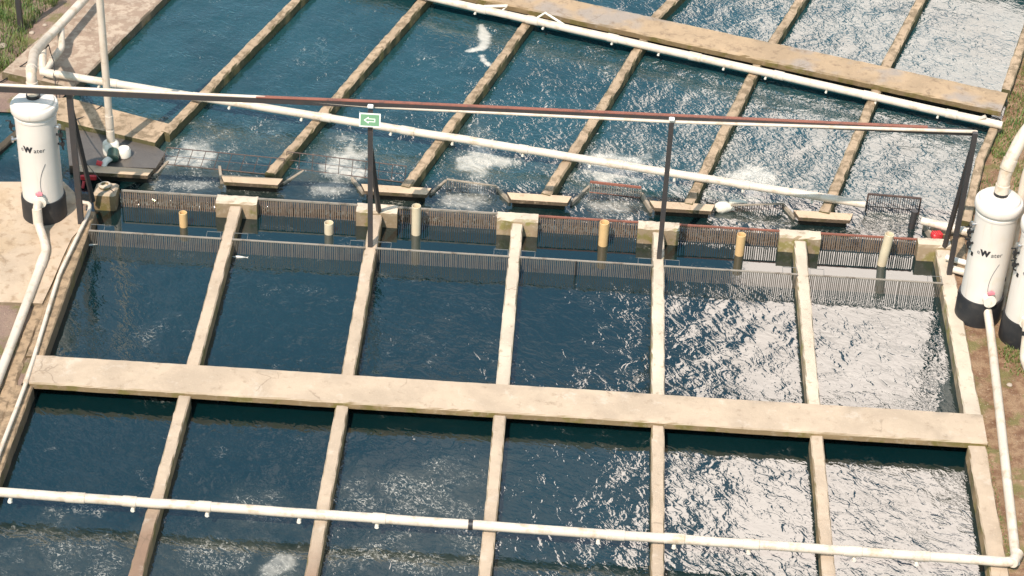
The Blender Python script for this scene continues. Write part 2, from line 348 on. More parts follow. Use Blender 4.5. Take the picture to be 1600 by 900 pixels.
for a in [(300, 243, .75, .75, .70), (532, 252, .62, .85, 1.0), (745, 250, .62, 1.1, .92), (965, 268, .55, .55, .68), (1190, 275, 1.1, 1.1, .92), (960, 258, .8, .8, .90), (320, 246, .9, .7, .88), (955, 318, .8, .3, .75), (730, 312, .8, .3, .72), (290, 285, .9, .35, .72), (510, 288, .8, .3, .72), (1130, 300, .9, .4, .6), (360, 262, .6, .5, .4), (1390, 335, .5, .4, .5),
          (290, 272, .5, .35, .5), (520, 278, .5, .3, .4), (730, 305, .6, .4, .5), (955, 305, .6, .4, .5), (430, 200, .6, .8, .35), (270, 305, .8, .18, .55), (710, 328, .9, .18, .45), (500, 300, .7, .15, .35),
          (420, 300, .9, .2, .42), (600, 318, .9, .15, .3), (830, 335, 1.0, .2, .42), (960, 330, .8, .3, .55), (1130, 350, 1.0, .2, .4), (1290, 360, .9, .2, .4), (400, 225, .5, .6, .4), (620, 255, .5, .5, .42), (860, 265, .5, .5, .4), (330, 290, 1.2, .3, .5), (720, 318, 1.3, .3, .55), (960, 315, 1.0, .35, .6), (1180, 340, 1.2, .3, .5), (1390, 350, .8, .3, .5), (860, 160, .3, .5, .2), (700, 90, .9, .8, .33), (480, 90, .7, .9, .32), (250, 140, .6, .9, .26), (560, 150, .8, .6, .34), (350, 60, .5, .9, .28)]: boil(*a)
for a in [(432, 885, .35, .45, .75), (640, 780, 1.1, 1.0, .46), (730, 820, .7, 1.1, .50), (600, 870, 1.4, .7, .46), (100, 870, 1.8, .7, .44), (330, 870, 1.2, .7, .46), (400, 800, .9, .5, .42), (150, 800, 1.3, .4, .36), (340, 705, .4, .3, .32), (180, 700, .35, .25, .33), (760, 570, .4, .3, .33), (230, 525, .4, .4, .33),
          (700, 730, .9, .6, .30), (420, 760, .6, .5, .28), (680, 500, 1.0, .9, .24)]: boil(*a, z=ZW)
for (xa, ya), (xb, yb), wd_ in zip([(752, 40), (756, 52), (760, 66), (754, 75), (752, 88), (756, 95)], [(756, 52), (760, 66), (754, 75), (730, 80), (756, 95), (763, 101)], (.10, .13, .12, .08, .07, .06)):
    A_, B_ = at(xa, ya, ZU), at(xb, yb, ZU); d2 = (B_.x-A_.x)**2+(B_.y-A_.y)**2; tt_ = np.clip(((X-A_.x)*(B_.x-A_.x)+(Y-A_.y)*(B_.y-A_.y))/d2, 0, 1)
    dd_ = np.hypot(X-A_.x-tt_*(B_.x-A_.x), Y-A_.y-tt_*(B_.y-A_.y)); foam_m = np.maximum(foam_m, 1.15*(1-ss(dd_*(1+.8*VM)+.25*np.abs(VN), wd_*.35, wd_*2.0)))
foam_m *= 1-.9*ss(Y, 4.5, 4.8)*(1-ss(Y, 5.1, 5.25))
upc = np.clip(up_*1.0+.18*np.sin(X*.5)*np.sin(Y*.6), 0, 1)
ny, nx = X.shape
me = bpy.data.meshes.new('water'); nv = nx*ny; me.vertices.add(nv)
me.vertices.foreach_set('co', np.stack([X, Y, Z], -1).astype(np.float32).ravel())
ii = (np.arange(ny-1)[:, None]*nx+np.arange(nx-1)[None]).ravel(); q = np.stack([ii, ii+1, ii+nx+1, ii+nx], -1).astype(np.int32)
me.loops.add(q.size); me.loops.foreach_set('vertex_index', q.ravel()); me.polygons.add(len(q))
me.polygons.foreach_set('loop_start', np.arange(len(q), dtype=np.int32)*4); me.polygons.foreach_set('use_smooth', np.ones(len(q), dtype=bool))
me.update(calc_edges=True)
ca = me.color_attributes.new('mask', 'FLOAT_COLOR', 'POINT')
ca.data.foreach_set('color', np.stack([foam_m, chop, upc, shal], -1).astype(np.float32).ravel())
me.materials.append(MATS['water']); wo = bpy.data.objects.new('water', me); C.objects.link(wo); tag(wo, kind='structure')

# ---------------------------------------------------------------- near (lower) pond walls
side = {0: 'left edge wall', 6: 'right edge wall'}
for k in range(7):
    mat = 'brown wall' if k == 0 else 'near concrete'; wd = .30 if k == 6 else (.30 if k == 0 else .205); x = k*S-(.06 if k == 0 else 0)+(.02 if k == 6 else 0)
    b = MB(); b.strip([(x, -11), (x, -.765)], wd, -.02, -1.3)
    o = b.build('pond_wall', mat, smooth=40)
    desc = ('mossy brown concrete edge wall left of the bottom row of ponds' if k == 0 else 'pale concrete edge wall right of the bottom row of ponds' if k == 6
            else f'narrow concrete wall below the near walkway, {ORD[k-1]} divider from the left in the bottom row')
    tag(o, desc, 'concrete wall', 'walls of the bottom row of ponds')
    yend = 4.80 if k else 4.35
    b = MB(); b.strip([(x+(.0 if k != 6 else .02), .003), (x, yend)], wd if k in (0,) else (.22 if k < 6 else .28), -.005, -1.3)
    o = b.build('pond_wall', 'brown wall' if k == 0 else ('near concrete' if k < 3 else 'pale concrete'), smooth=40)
    desc = ('mossy brown concrete edge wall beside the thin white hose, left of the middle ponds' if k == 0 else 'pale concrete edge wall right of the middle ponds, beside the white tanks' if k == 6
            else f'concrete wall with a wide head block, {ORD[k-1]} from the left above the near walkway')
    tag(o, desc, 'concrete wall', 'walls of the middle row of ponds')
    if k:
        c = {6: 15.46}.get(k, x+.0); w_ = {6: .60}.get(k, .76)
        b = MB(); b.strip([(c-w_/2, 4.94), (c+w_/2, 4.94)], .27, .07, -.9, jl=.012, jz=.01, bev=.035, step=.08)
        b.build('head_block', 'pale concrete', o, smooth=40)
# near walkway
b = MB(); b.strip([(-.08, -.38), (15.78, -.38)], .76, .045, -.075, cols=6, jl=.007, jz=.004)
o = b.build('walkway', 'near concrete', smooth=40)
tag(o, 'wide pale concrete walkway crossing between the two near rows of ponds', 'walkway')
b = MB(); b.strip([(.08, -.22), (15.4, -.22)], .24, -.08, -1.3); b.build('gap_shade_wall', 'dark wall', o)  # dark wall added under the slab, its colour painting the gap's shade

# ---------------------------------------------------------------- far (upper) pond walls
ZT = .13
ul = [((520, -60), (258, 206)), ((712, -60), (421, 270)), ((838, 15), (634, 291)), ((1008, 58), (853, 303)), ((1185, 97), (1076, 317)), ((1371, 138), (1288, 331))]
for i, (a, c) in enumerate(ul):
    A, B = at(*a, ZT), at(*c, ZT)
    A = B+(A-B).normalized()*(9 if i < 2 else (A-B).length+.45)
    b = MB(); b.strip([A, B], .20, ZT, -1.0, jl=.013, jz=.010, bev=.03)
    tag(b.build('pond_wall', 'far concrete', smooth=40), f'weathered brown concrete wall, {ORD[i]} from the left in the slanting far ponds', 'concrete wall', 'walls of the far ponds')
rA, rB = at(1596, 70, ZT), at(1509, 345, ZT)
b = MB(); b.strip([P for P in (at(1555, 196, ZT), at(1531, 250, ZT), rB)], .18, ZT, -1.0, jl=.013)
tag(b.build('pond_wall', 'far concrete', smooth=40), 'brown concrete edge wall right of the far ponds, below the pipe end', 'concrete wall', 'walls of the far ponds')
b = MB(); b.strip([at(1650, -90, ZT), rA, at(1572, 140, ZT)], .18, ZT, -1.0, jl=.013)
tag(b.build('pond_wall', 'far concrete', smooth=40), 'concrete edge wall by the grass in the upper right corner', 'concrete wall', 'walls of the topmost ponds')
for i, (a, c) in enumerate([((1050, 0), (1022, 27)), ((1250, 0), (1210, 60)), ((1438, 0), (1386, 98))]):
    A, B = at(*a, ZT), at(*c, ZT); A = B+(A-B).normalized()*6; B = B-(A-B).normalized()*.3
    b = MB(); b.strip([A, B], .21, ZT-.005, -1.0, jl=.013, jz=.01, bev=.03)
    tag(b.build('pond_wall', 'far concrete', smooth=40), f'brown concrete wall beyond the far walkway, {ORD[i]} from the left', 'concrete wall', 'walls of the topmost ponds')
ZS = .27
n0, n1_, f0, f1 = at(800, 9, ZS), at(1566, 178, ZS), at(880, -1, ZS), at(1574, 140, ZS)
dr = (n1_-n0).normalized(); mid0, mid1 = (n0+f0)/2-dr*4.5, (n1_+f1)/2
b = MB(); b.strip([mid0, mid1], .78, ZS, .136, cols=6, jl=.012, jz=.006, bev=.03)
o = b.build('walkway', 'far walkway', smooth=40); tag(o, 'brown stained concrete walkway slanting across the far ponds', 'walkway')
b = MB(); b.strip([mid0+Vector((.1, .1, 0)), mid1+Vector((-.2, .1, 0))], .30, .132, -1.0); b.build('gap_shade_wall', 'dark wall', o)  # same again: near-black colour stands in for shade below the slab
nrm = Vector((-dr.y, dr.x, 0)); pA, pB = mid0+nrm*5.6, mid1+nrm*5.2
b = MB(); b.strip([mid0+nrm*5.75, mid1+nrm*5.75+dr*1], .7, .27, -.3, cols=4)
tag(b.build('walkway', 'dark wall'), 'dark walkway edge closing the pond in the top right corner', 'walkway')  # coloured dark to give the black shaded reflection in the water

# wooden sills and wing boards between the far ponds and the channel
pl = [((115, 258), (240, 263)), ((345, 273), (442, 279)), ((564, 288), (674, 293)), ((792, 301), (893, 306)), ((1015, 314), (1117, 319)), ((1240, 328), (1333, 334))]
for i, (a, c) in enumerate(pl):
    A, B = at(a[0], a[1]+1, .1), at(c[0], c[1]+1, .1)
    b = MB(); y = (A.y+B.y)/2-.10
    v = [(A.x, y+.12), (B.x, y+.12), (B.x-.07, y-.11), (A.x+.09, y-.11)]
    b.prism(v[::-1], .025, .1)
    o = b.build('sill', 'sill concrete')
    tag(o, ['tan sill behind the left tank at the foot of the pump', 'tan sill at the foot of the coarse wire grid nearest the left', 'tan sill just behind the post with the green sign', 'tan sill in the centre, left of the red topped screen',
            'tan sill between the red topped screen and the white sack', 'tan sill left of the dark comb screen on the right'][i], 'sill', 'sills along the channel')
    b = MB(); b.box(((A.x+B.x)/2, y+.05, -.30), (B.x-A.x-.22, .10, .645)); b.build('support', 'dark wall', o)  # dark colour paints the shadow beneath the sill
wings = [((240, 272), (262, 250), -.05), ((346, 279), (343, 257), -.02), ((442, 284), (474, 264), -.07), ((568, 297), (550, 275), -.03), ((672, 299), (697, 279), -.05), ((797, 309), (776, 290), -.03), ((893, 313), (921, 288), -.02), ((1018, 323), (1002, 298), .0), ((1242, 336), (1224, 316), -.03), ((1445, 345), (1462, 372), .04)]
wl = ['dark wing board right of the pump apron', 'short upright wing board at the left end of the wire grid sill', 'pale wing board right of the first wire grid', 'wing board at the left end of the sill behind the sign post', 'wing board left of the small pale comb screen',
      'wing board right of the small pale comb screen', 'wing board left of the red topped screen', 'wing board right of the red topped screen', 'wing board left of the last sill on the right', 'thin slanting board beside the red crate on the right']
for (a, c, z), lb in zip(wings, wl):
    A, B = at(*a, z), at(*c, z); b = MB(); b.strip([A, B], .05, z-.025, -.6, bev=.008, jl=.003, jz=.004)
    tag(b.build('wing_board', 'old wood'), lb, 'board', 'wing boards along the channel')

# ---------------------------------------------------------------- comb screens
def comb(name, A, B, zt, zb, pitch, mat, topmat, label, group, handles=False, rail=.02, tilt=0.0, bw=.011):
    A, B = Vector(A), Vector(B); A.z = B.z = 0; d = (B-A); Ln = d.length; d.normalize(); nn = Vector((d.y, -d.x, 0))
    root = thing(name, (A.x, A.y, zb), label, 'screen', group); n = int(Ln/pitch); b = MB(); rz = math.atan2(d.y, d.x)
    for i in range(n+1):
        p = A+d*(i*Ln/n); h = zt-zb-.01
        p = p+d*random.gauss(0, pitch*.05)+nn*random.gauss(0, .004)
        b.box((p.x, p.y, zb+h/2), (bw*random.uniform(.85, 1.2), .014, h), rot=Matrix.Rotation(rz, 3, 'Z')@Matrix.Rotation(random.gauss(0, .004), 3, 'Y'))
    b.build('bars', mat, root)
    b = MB(); m_ = (A+B)/2; b.box((m_.x, m_.y, zt), (Ln, .035, rail), rz); b.build('top_rail', topmat, root)
    b = MB(); b.box((m_.x+nn.x*.012, m_.y+nn.y*.012, zb+(zt-zb)*.52), (Ln, .012, .012), rz); b.build('cross_bar', topmat, root)
    if handles:
        for e in (.02, Ln-.27):
            p = A+d*e; q = A+d*(e+.25); o_ = -nn*.13
            b = MB(); b.tube([p+Vector((0, 0, zt)), p+o_+Vector((0, 0, zt+.05)), q+o_+Vector((0, 0, zt+.05)), q+Vector((0, 0, zt))], .006, 5); b.build('handle', 'grey bar metal', root)
    return root
fr = ['with no post beside it, leftmost pond', 'left of the sign post foot', 'right of the sign post foot', 'with a dark clip, fourth pond', 'showing greenish algae, fifth pond', 'in the rightmost pond under the slanted standpipe']
for k in range(6):
    c_ = comb('comb_screen', (k*S+.10, 3.69, 0), ((k+1)*S-.10, 3.69, 0), .03, -.75, .034, 'front bar', 'bar metal',
              f'long fine comb screen across the middle pond, {fr[k]}', 'fine comb screens in front of the standpipes', True, rail=.018, bw=.017)
    if k == 3:
        b = MB(); b.box((k*S+1.12, 3.672, -.12), (.03, .05, .30)); b.build('clip', 'black rubber', c_)
bk = ['right of the valve block', 'left of the sign post brace', 'right of the sign post brace', 'behind the standpipe in the fourth pond', 'behind the standpipe in the fifth pond', 'behind the slanted standpipe on the right']
for k in range(6):
    x0 = k*S+(.38 if k else .44); x1 = (k+1)*S-.38 if k < 5 else 15.14
    comb('comb_screen', (x0, 4.97, 0), (x1, 4.97, 0), .075, -.75, .040, 'rusty bar', 'rusty steel' if k > 2 else 'bar metal', f'comb screen between head blocks, {bk[k]}', 'comb screens between the head blocks', rail=.03, bw=.022)
comb('comb_screen', at(922, 284, .12), at(1002, 293, .12), .12, -.35, .045, 'bar metal', 'rusty steel', 'short comb screen with a rusty red top standing in the channel mouth', 'short screens in the channel mouths', rail=.04)
comb('comb_screen', at(698, 280, .03), at(776, 291, .03), .03, -.35, .045, 'bar metal', 'old wood', 'short pale comb screen low in the foaming channel mouth', 'short screens in the channel mouths')
comb('comb_screen', at(1142, 321, .02), at(1224, 318, .02), .02, -.35, .045, 'dark bar', 'old wood', 'low dark comb screen right of the white sack', 'short screens in the channel mouths')
rs = comb('comb_screen', at(1357, 303, .25), at(1439, 310, .25), .25, -.3, .04, 'dark bar', 'dark bar', 'tall dark comb screen at the right end of the channel', 'short screens in the channel mouths', rail=.03)
for e in (at(1357, 303, .25), at(1439, 310, .25)):
    b = MB(); b.box((e.x, e.y, -.03), (.03, .03, .57)); b.build('end_post', 'dark bar', rs)

def grid(A, B, h, nx_, nz_, label, lean):
    A, B = Vector(A), Vector(B); root = thing('wire_grid', A, label, 'wire grid', 'coarse wire grids'); up3 = Vector((lean[0], lean[1], h)); b = MB()
    for i in range(nx_+1):
        p = A.lerp(B, i/nx_); b.tube([p, p+up3], .007, 5)
    
    for j in range(nz_+1): b.tube([A+up3*(j/nz_), B+up3*(j/nz_)], .011 if j in (0, nz_) else .006, 5)
    b.build('wire_mesh', 'dark bar', root)
grid(at(252, 256, -.1), at(436, 274, -.1), .30, 9, 2, 'coarse rusty wire grid left of the second far wall', (.10, .12))
grid(at(446, 262, -.1), at(632, 285, -.1), .30, 9, 2, 'coarse rusty wire grid between the second and third far walls', (.02, .10))

# ---------------------------------------------------------------- standpipes
sp = [(287, 353, .30, 'cream pvc', 'short orange cream standpipe in the leftmost pond', 0, .075), (514, 364, .235, 'pale pvc', 'shortest pale standpipe left of the sign post', 0, .085), (650, 365, .62, 'pale pvc', 'tall pale standpipe right of the sign post', 0, .085),
      (942, 382, .50, 'cream pvc', 'upright cream standpipe in the fourth pond', 0, .088), (1155, 397, .44, 'cream pvc', 'cream standpipe with a chipped rim in the fifth pond', 0, .085), (1378, 413, .68, 'pale pvc', 'tall leaning standpipe with a notched rim in the rightmost pond', .05, .088)]
for x, y, h, mt, lb, ln, r in sp:
    p = at(x, y, ZW); b = MB(); n = 24; tp = Vector((p.x+ln, p.y, ZW+h)); bt = Vector((p.x-ln*1.2, p.y, -1.0))
    ax = (tp-bt).normalized(); Mx = ax.to_track_quat('Z', 'Y').to_matrix(); Lh = (tp-bt).length
    b.lathe([(r, 0), (r, Lh-.004), (r-.004, Lh), (r-.010, Lh), (r-.012, Lh-.004), (r-.012, Lh-.5)], bt, n, Mx)
    tag(b.build('standpipe', mt, loc=(p.x, p.y, ZW), smooth=40), lb, 'standpipe', 'standpipes between the screens')

# ---------------------------------------------------------------- pipes
def pipe(name, pts, r, mat, label, group=None, couplings=(), nozzles=(), nr=.034, nl=.10, rings=(), bendr=.2):
    pts = [Vector(p) for p in pts]; path = bend(pts, bendr); b = MB()
    full = [path[0]]
    for a, c in zip(path, path[1:]):
        n = max(1, int((c-a).length/.5))
        full += [a.lerp(c, i/n) for i in range(1, n+1)]
    for i in range(1, len(full)-1): full[i] = full[i]+Vector((0, 0, rng.normal(0, .0035)))
    root = thing(name, pts[0], label, 'pipe', group); b.tube(full, r, 16); b.build('pipe_run', mat, root, smooth=50)
    def loc(tt):
        d = [0]
        for a, c in zip(full, full[1:]): d.append(d[-1]+(c-a).length)
        s_ = tt*d[-1]
        for i in range(len(full)-1):
            if d[i+1] >= s_: return full[i].lerp(full[i+1], (s_-d[i])/max(1e-6, d[i+1]-d[i])), (full[i+1]-full[i]).normalized()
        return full[-1], (full[-1]-full[-2]).normalized()
    for tt in couplings:
        c, d = loc(tt); b = MB(); l = random.uniform(.10, .16); b.tube([c-d*l, c-d*(l-.01), c+d*(l-.01), c+d*l], [r*1.04, r*1.13, r*1.13, r*1.04], 16); b.build('coupling', mat, root, smooth=30)
    for tt in rings:
        c, d = loc(tt); b = MB(); b.tube([c-d*.035, c+d*.035], r*1.12, 16); b.build('ring', 'black rubber', root, smooth=30)
    for tt in nozzles:
        c, d = loc(tt); b = MB(); s_ = Vector((d.y, -d.x, 0)).normalized(); s_ = s_ if s_.y < 0 else -s_
        q = c+Vector((0, 0, -r*.8)); b.tube([c+Vector((0, 0, -r*.7)), q+Vector((0, 0, -nl*.5))+s_*.01, q+Vector((0, 0, -nl))+s_*.05], [nr*.8, nr*.8, nr], 10); b.tube([q+Vector((0, 0, -nl*.55)), q+Vector((0, 0, -nl*.55))+s_*.085], nr*.95, 10)
        b.build('nozzle', 'dirty pvc', root, smooth=40)
    return root
zf = .10; ap = lambda t_, z, y: at(t_, y, z)
fy = lambda x: 773+(878-773)*x/1585
F0 = at(-60, fy(-60)-4, zf); F1 = at(1588, 879, zf)
tx = lambda x: (at(x, fy(x), zf)-F0).length/((F1-F0).length)
pipe('feed_pipe', [F0, F1, at(1548, 520, .06), at(1541, 472, .42)], .076, 'white pvc', 'long white feed pipe across the bottom ponds, turning up to the right tank', couplings=[.76*tx(x) for x in (107, 187, 298, 556, 905, 992, 1105, 1255, 1357, 1500)],
     nozzles=[.76*tx(x) for x in (10, 192, 302, 438, 553, 880, 992, 1102, 1258, 1350, 1503)], rings=[.76*tx(x) for x in (691,)], bendr=.16)
LW = [Vector((0, 0, 0))]
A0, A1 = at(64, 112, .27), at(1352, 319, .22)
pipe('feed_pipe', [A0, A1], .078, 'white pvc', 'white feed pipe crossing the lower ends of the far ponds', couplings=(.09, .20, .36, .46, .60, .71, .86), nozzles=[.075, .13, .24, .33, .44, .515, .60, .68, .78, .86, .94], nr=.026, nl=.07)
pb = pipe('feed_pipe', [at(640, -11, .24), at(1566, 196, .22)], .080, 'white pvc', 'white feed pipe running along the slanting far walkway', couplings=(.13, .22, .36, .50, .64, .79, .92), nozzles=(.12, .24, .36, .44, .55, .62, .72, .80, .90), nr=.024, nl=.06)
b = MB(); q0, q1 = at(836, 30, .25), at(852, 20, .45); b.tube([q0, q1, at(882, 39, .26)], .025, 8); b.build('bracket', 'dirty pvc', pb)
b = MB(); b.tube([at(757, 10, .3), at(793, 9, .4), at(783, 18, .25)], .03, 8); b.build('bracket', 'dirty pvc', pb)
b = MB(); b.tube([at(1528, 187, .25), at(1540, 182, .36)], .04, 8); b.build('bracket', 'white pvc', pb)

# ---------------------------------------------------------------- tanks
def glyphs(parts, size, rad, center, ang0):
    """lettering cut from the text font, wrapped round a cylinder"""
    out = []; x0 = 0
    for txt, s_, off, mat in parts:
        cu = bpy.data.curves.new('t', 'FONT'); cu.body = txt; cu.size = s_*size; cu.offset = off; cu.extrude = 0; cu.resolution_u = 4
        ob = bpy.data.objects.new('t', cu); C.objects.link(ob); dg = bpy.context.evaluated_depsgraph_get()
        mm = bpy.data.meshes.new_from_object(ob.evaluated_get(dg)); bpy.data.objects.remove(ob); v = [tuple(q.co) for q in mm.vertices]; f = [tuple(p_.vertices) for p_ in mm.polygons]; bpy.data.meshes.remove(mm)
        w_ = max(q[0] for q in v); out.append((mat, [(q[0]+x0, q[1]) for q in v], f)); x0 += w_+.012
    res = []
    for mat, v, f in out:
        res.append((mat, [(center[0]+rad*math.cos(ang0+(q[0]-x0/2)/rad), center[1]+rad*math.sin(ang0+(q[0]-x0/2)/rad), center[2]+q[1]) for q in v], f))
    return res
def tank(base, lidr, r, br, H, hb, label, name_h, ports, ang=-math.pi/2):
    x, y, z = base; root = thing('water_tank', base, label, 'tank', 'white cylindrical water tanks')
    b = MB(); b.lathe([(br, 0), (br, hb*.9), (br-.01, hb)], base, 48); b.build('tank_base', 'tank base black', root, smooth=40)
    b = MB(); b.lathe([(r, hb*.8), (r, H-.34), (r+.012, H-.33), (r+.012, H-.29), (r, H-.28), (r, H-.2)], base, 48); b.build('tank_body', 'tank white', root, smooth=40)
    b = MB(); b.lathe([(r+.005, H-.245), (lidr-.01, H-.22), (lidr, H-.20), (lidr, H-.10), (lidr-.015, H-.075), (lidr-.05, H-.06), (lidr-.07, H-.02), (lidr-.12, H+.0), (.16, H+.035), (.13, H+.04)], base, 48); b.build('tank_lid', 'tank white', root, smooth=35)
    b = MB(); b.lathe([(.125, H+.03), (.125, H+.09), (.115, H+.095)], base, 24); b.build('lid_collar', 'black rubber', root, smooth=40)
    mats = {}
    for mat, v, f in glyphs([('e', 1.0, 0, 'grey ink'), ('W', 1.15, .011, 'ink'), ('ater', .95, .0, 'ink')], .132, r+.005, (x, y, z+name_h), ang): mats.setdefault(mat, []).append((v, f))
    for mat, L_ in mats.items():
        b = MB()
        for v, f in L_: b.add(v, f)
        b.build('lettering', mat, root)
    for (a, hz, kind) in ports:
        d = Vector((math.cos(a), math.sin(a), 0)); c = Vector((x, y, z+hz))+d*r
        if kind == 'valve':
            b = MB(); b.tube([c-d*.01, c+d*.06], .022, 8); b.box(c+d*.08, (.06, .06, .07), a); b.tube([c+d*.08+Vector((0, 0, .02)), c+d*.08+Vector((0, 0, .10))], .014, 8); b.tube([c+d*.07+Vector((0, 0, .10)), c+d*.16+Vector((0, 0, .105))], .012, 8)
            b.tube([c+d*.08, c+d*.08+Vector((0, 0, -.09)), c+d*.06+Vector((.03, 0, -.12))], .016, 8); b.build('valve', 'black rubber', root)
        if kind == 'gauge':
            Mx = d.to_track_quat('Z', 'Y').to_matrix(); b = MB(); b.lathe([(.025, -.01), (.025, .05), (.058, .055), (.06, .09), (.05, .095)], c, 16, Mx); b.build('gauge', 'chrome', root)
        if kind == 'plate':
            b = MB(); b.box(c+d*.005, (.012, .05, .07), a); b.build('plate', 'black rubber', root)
        if kind == 'outlet':
            Mx = d.to_track_quat('Z', 'Y').to_matrix(); b = MB(); b.lathe([(.105, -.02), (.105, .05), (.115, .05), (.115, .10), (.10, .10)], c, 20, Mx); b.build('outlet_flange', 'dirty pvc', root, smooth=40)
            b = MB(); b.tube([c+d*.05+Vector((-.02, 0, .09)), c+d*.06+Vector((.01, 0, .20))], .03, 8); b.box(c+d*.07+Vector((0, 0, .17)), (.05, .12, .04), a); b.build('valve_handle', 'pink plastic', root)
    # sagging sample hose down the body
    b = MB(); b.tube([(x+(r+.006)*math.cos(q), y+(r+.006)*math.sin(q), z+h_) for q, h_ in [(ang+.55-.02*i-.9*(i/10)*(1-i/10), 1.35-.075*i) for i in range(11)]], .004, 5); b.build('sample_hose', 'grey ink', root)
    return root
TL = Vector((-.80, 4.16, -.04)); hb = .50
tank(TL, -.0+.42, .365, .40, 2.50, hb, 'white cylindrical tank with a black base on the left concrete pad', 1.60, [(R(188), 1.95, 'valve'), (R(200), 1.72, 'gauge'), (R(-12), 2.0, 'gauge'), (R(-8), 1.82, 'valve'), (R(-2), 1.6, 'valve'), (R(196), 1.5, 'plate'), (R(-84), .60, 'outlet')], R(-92))
TR = Vector((16.03, 2.90, -.05))
tank(TR, .41, .36, .40, 2.52, hb, 'white cylindrical tank with a black base, left one of the pair at right', 1.50, [(R(197), 2.0, 'gauge'), (R(192), 1.82, 'valve'), (R(200), 1.62, 'valve'), (R(206), 1.42, 'plate'), (R(-20), .9, 'plate'), (R(-80), .62, 'outlet')], R(-100))
TS = Vector((16.74, 2.34, -.05))
tank(TS, .41, .36, .40, 2.52, hb, 'white cylindrical tank cut off by the right edge of the photo', 1.50, [(R(197), 2.0, 'gauge'), (R(192), 1.82, 'valve'), (R(200), 1.62, 'valve'), (R(206), 1.42, 'plate'), (R(-100), .62, 'outlet')], R(-100))
# tank pipework
lid = TL+Vector((0, 0, 2.52)); G = dict(group='pipes fitted to the tanks')
q = at(72, 62, .6)
pipe('inlet_pipe', [lid+Vector((0, 0, .02)), lid+Vector((0, 0, .52)), lid.lerp(q, .40)+Vector((-.05, 0, .42)), q, at(140, -10, .5)], .092, 'white pvc', 'thick white pipe bent over the lid of the left tank', couplings=(.02, .10), bendr=.25, **G)
pipe('riser_pipe', [at(67, 75, .55), at(66, 112, .27), A0+Vector((.3, -.1, 0))], .075, 'white pvc', 'short white riser joining the thick inlet pipe to the feed pipe', **G)
pipe('side_pipe', [at(95, 42, .5), at(96, 75, .36), at(78, 100, .3), at(69, 112, .28)], .07, 'white pvc', 'small white pipe loop on the path behind the left tank', bendr=.1, **G)
O = TL+Vector((.02, -.36, .58))
pipe('outlet_pipe', [O, O+Vector((.0, -.22, .0)), O+Vector((.02, -.30, -.30)), at(69, 375, .06), at(72, 392, .06), at(-30, 665, .06)], .078, 'white pvc', 'white outlet pipe running down the pad from the left tank', couplings=(.06, .25), bendr=.12, **G)
pipe('hose', [at(128, 316, .10), at(141, 318, .12), at(139, 332, .06), at(92, 430, .05), at(40, 600, .05), at(-25, 770, .05)], .035, 'white pvc', 'thin white hose lying along the left edge wall', bendr=.12)
lidr_ = TR+Vector((0, 0, 2.54))
pipe('inlet_pipe', [lidr_+Vector((0, 0, .02)), lidr_+Vector((.02, .05, .55)), lidr_+Vector((.25, .3, 1.1)), lidr_+Vector((1.2, .9, 2.0))], .11, 'white pvc', 'white inlet pipe leaving the lid of the left one of the right tanks', couplings=(.03, .22), **G)
pipe('riser_pipe', [TR+Vector((.42, .25, 0)), TR+Vector((.42, .25, 2.9)), TR+Vector((1.0, .9, 4.4))], .085, 'white pvc', 'straight white riser standing behind the right tanks', **G)
pipe('inlet_pipe', [TS+Vector((0, 0, 2.56)), TS+Vector((0, 0, 3.3))], .11, 'white pvc', 'white pipe on the lid of the tank at the right border', **G)
pipe('outlet_pipe', [TS+Vector((-.06, -.40, .62)), TS+Vector((-.06, -.62, .6)), TS+Vector((-.05, -.75, .1)), TS+Vector((.3, -3.2, .05))], .1, 'white pvc', 'white outlet pipe with a metal collar under the rightmost tank', rings=(.08,), bendr=.14, **G)
# pump riser
pp = at(178, 246, .02)
pipe('pump_riser', [pp+Vector((-.06, .12, .2)), pp+Vector((-.06, .12, 4.6))], .07, 'white pvc', 'tall upright white pipe rising from the pump', couplings=(.05, .12, .0), **G)
pump = thing('pump', (pp.x, pp.y, .02), 'white and green water pump on the wet slab at left', 'pump')
b = MB(); b.lathe([(.10, 0), (.15, .02), (.16, .12), (.15, .25), (.10, .29)], pp+Vector((-.07, .12, 0)), 20); b.lathe([(.09, .0), (.125, .02), (.13, .13), (.10, .19)], pp+Vector((.19, .06, 0)), 18); b.build('housing', 'dirty pvc', pump, smooth=50)
b = MB(); Mx = Vector((.1, -1, -.25)).to_track_quat('Z', 'Y').to_matrix(); b.lathe([(.07, -.02), (.11, .0), (.115, .2), (.07, .23)], pp+Vector((.0, .0, .14)), 16, Mx); b.build('motor', 'green paint', pump, smooth=40)
b = MB(); e0 = pp+Vector((-.02, -.18, .10)); b.tube(bend([e0, e0+Vector((-.08, -.14, .0)), e0+Vector((-.10, -.24, -.06))], .08), .062, 12); b.build('elbow', 'dirty pvc', pump, smooth=50)
b = MB(); b.tube([e0+Vector((-.12, -.22, .0)), e0+Vector((-.22, -.22, .03))], .05, 10); b.build('union', 'red plastic', pump)

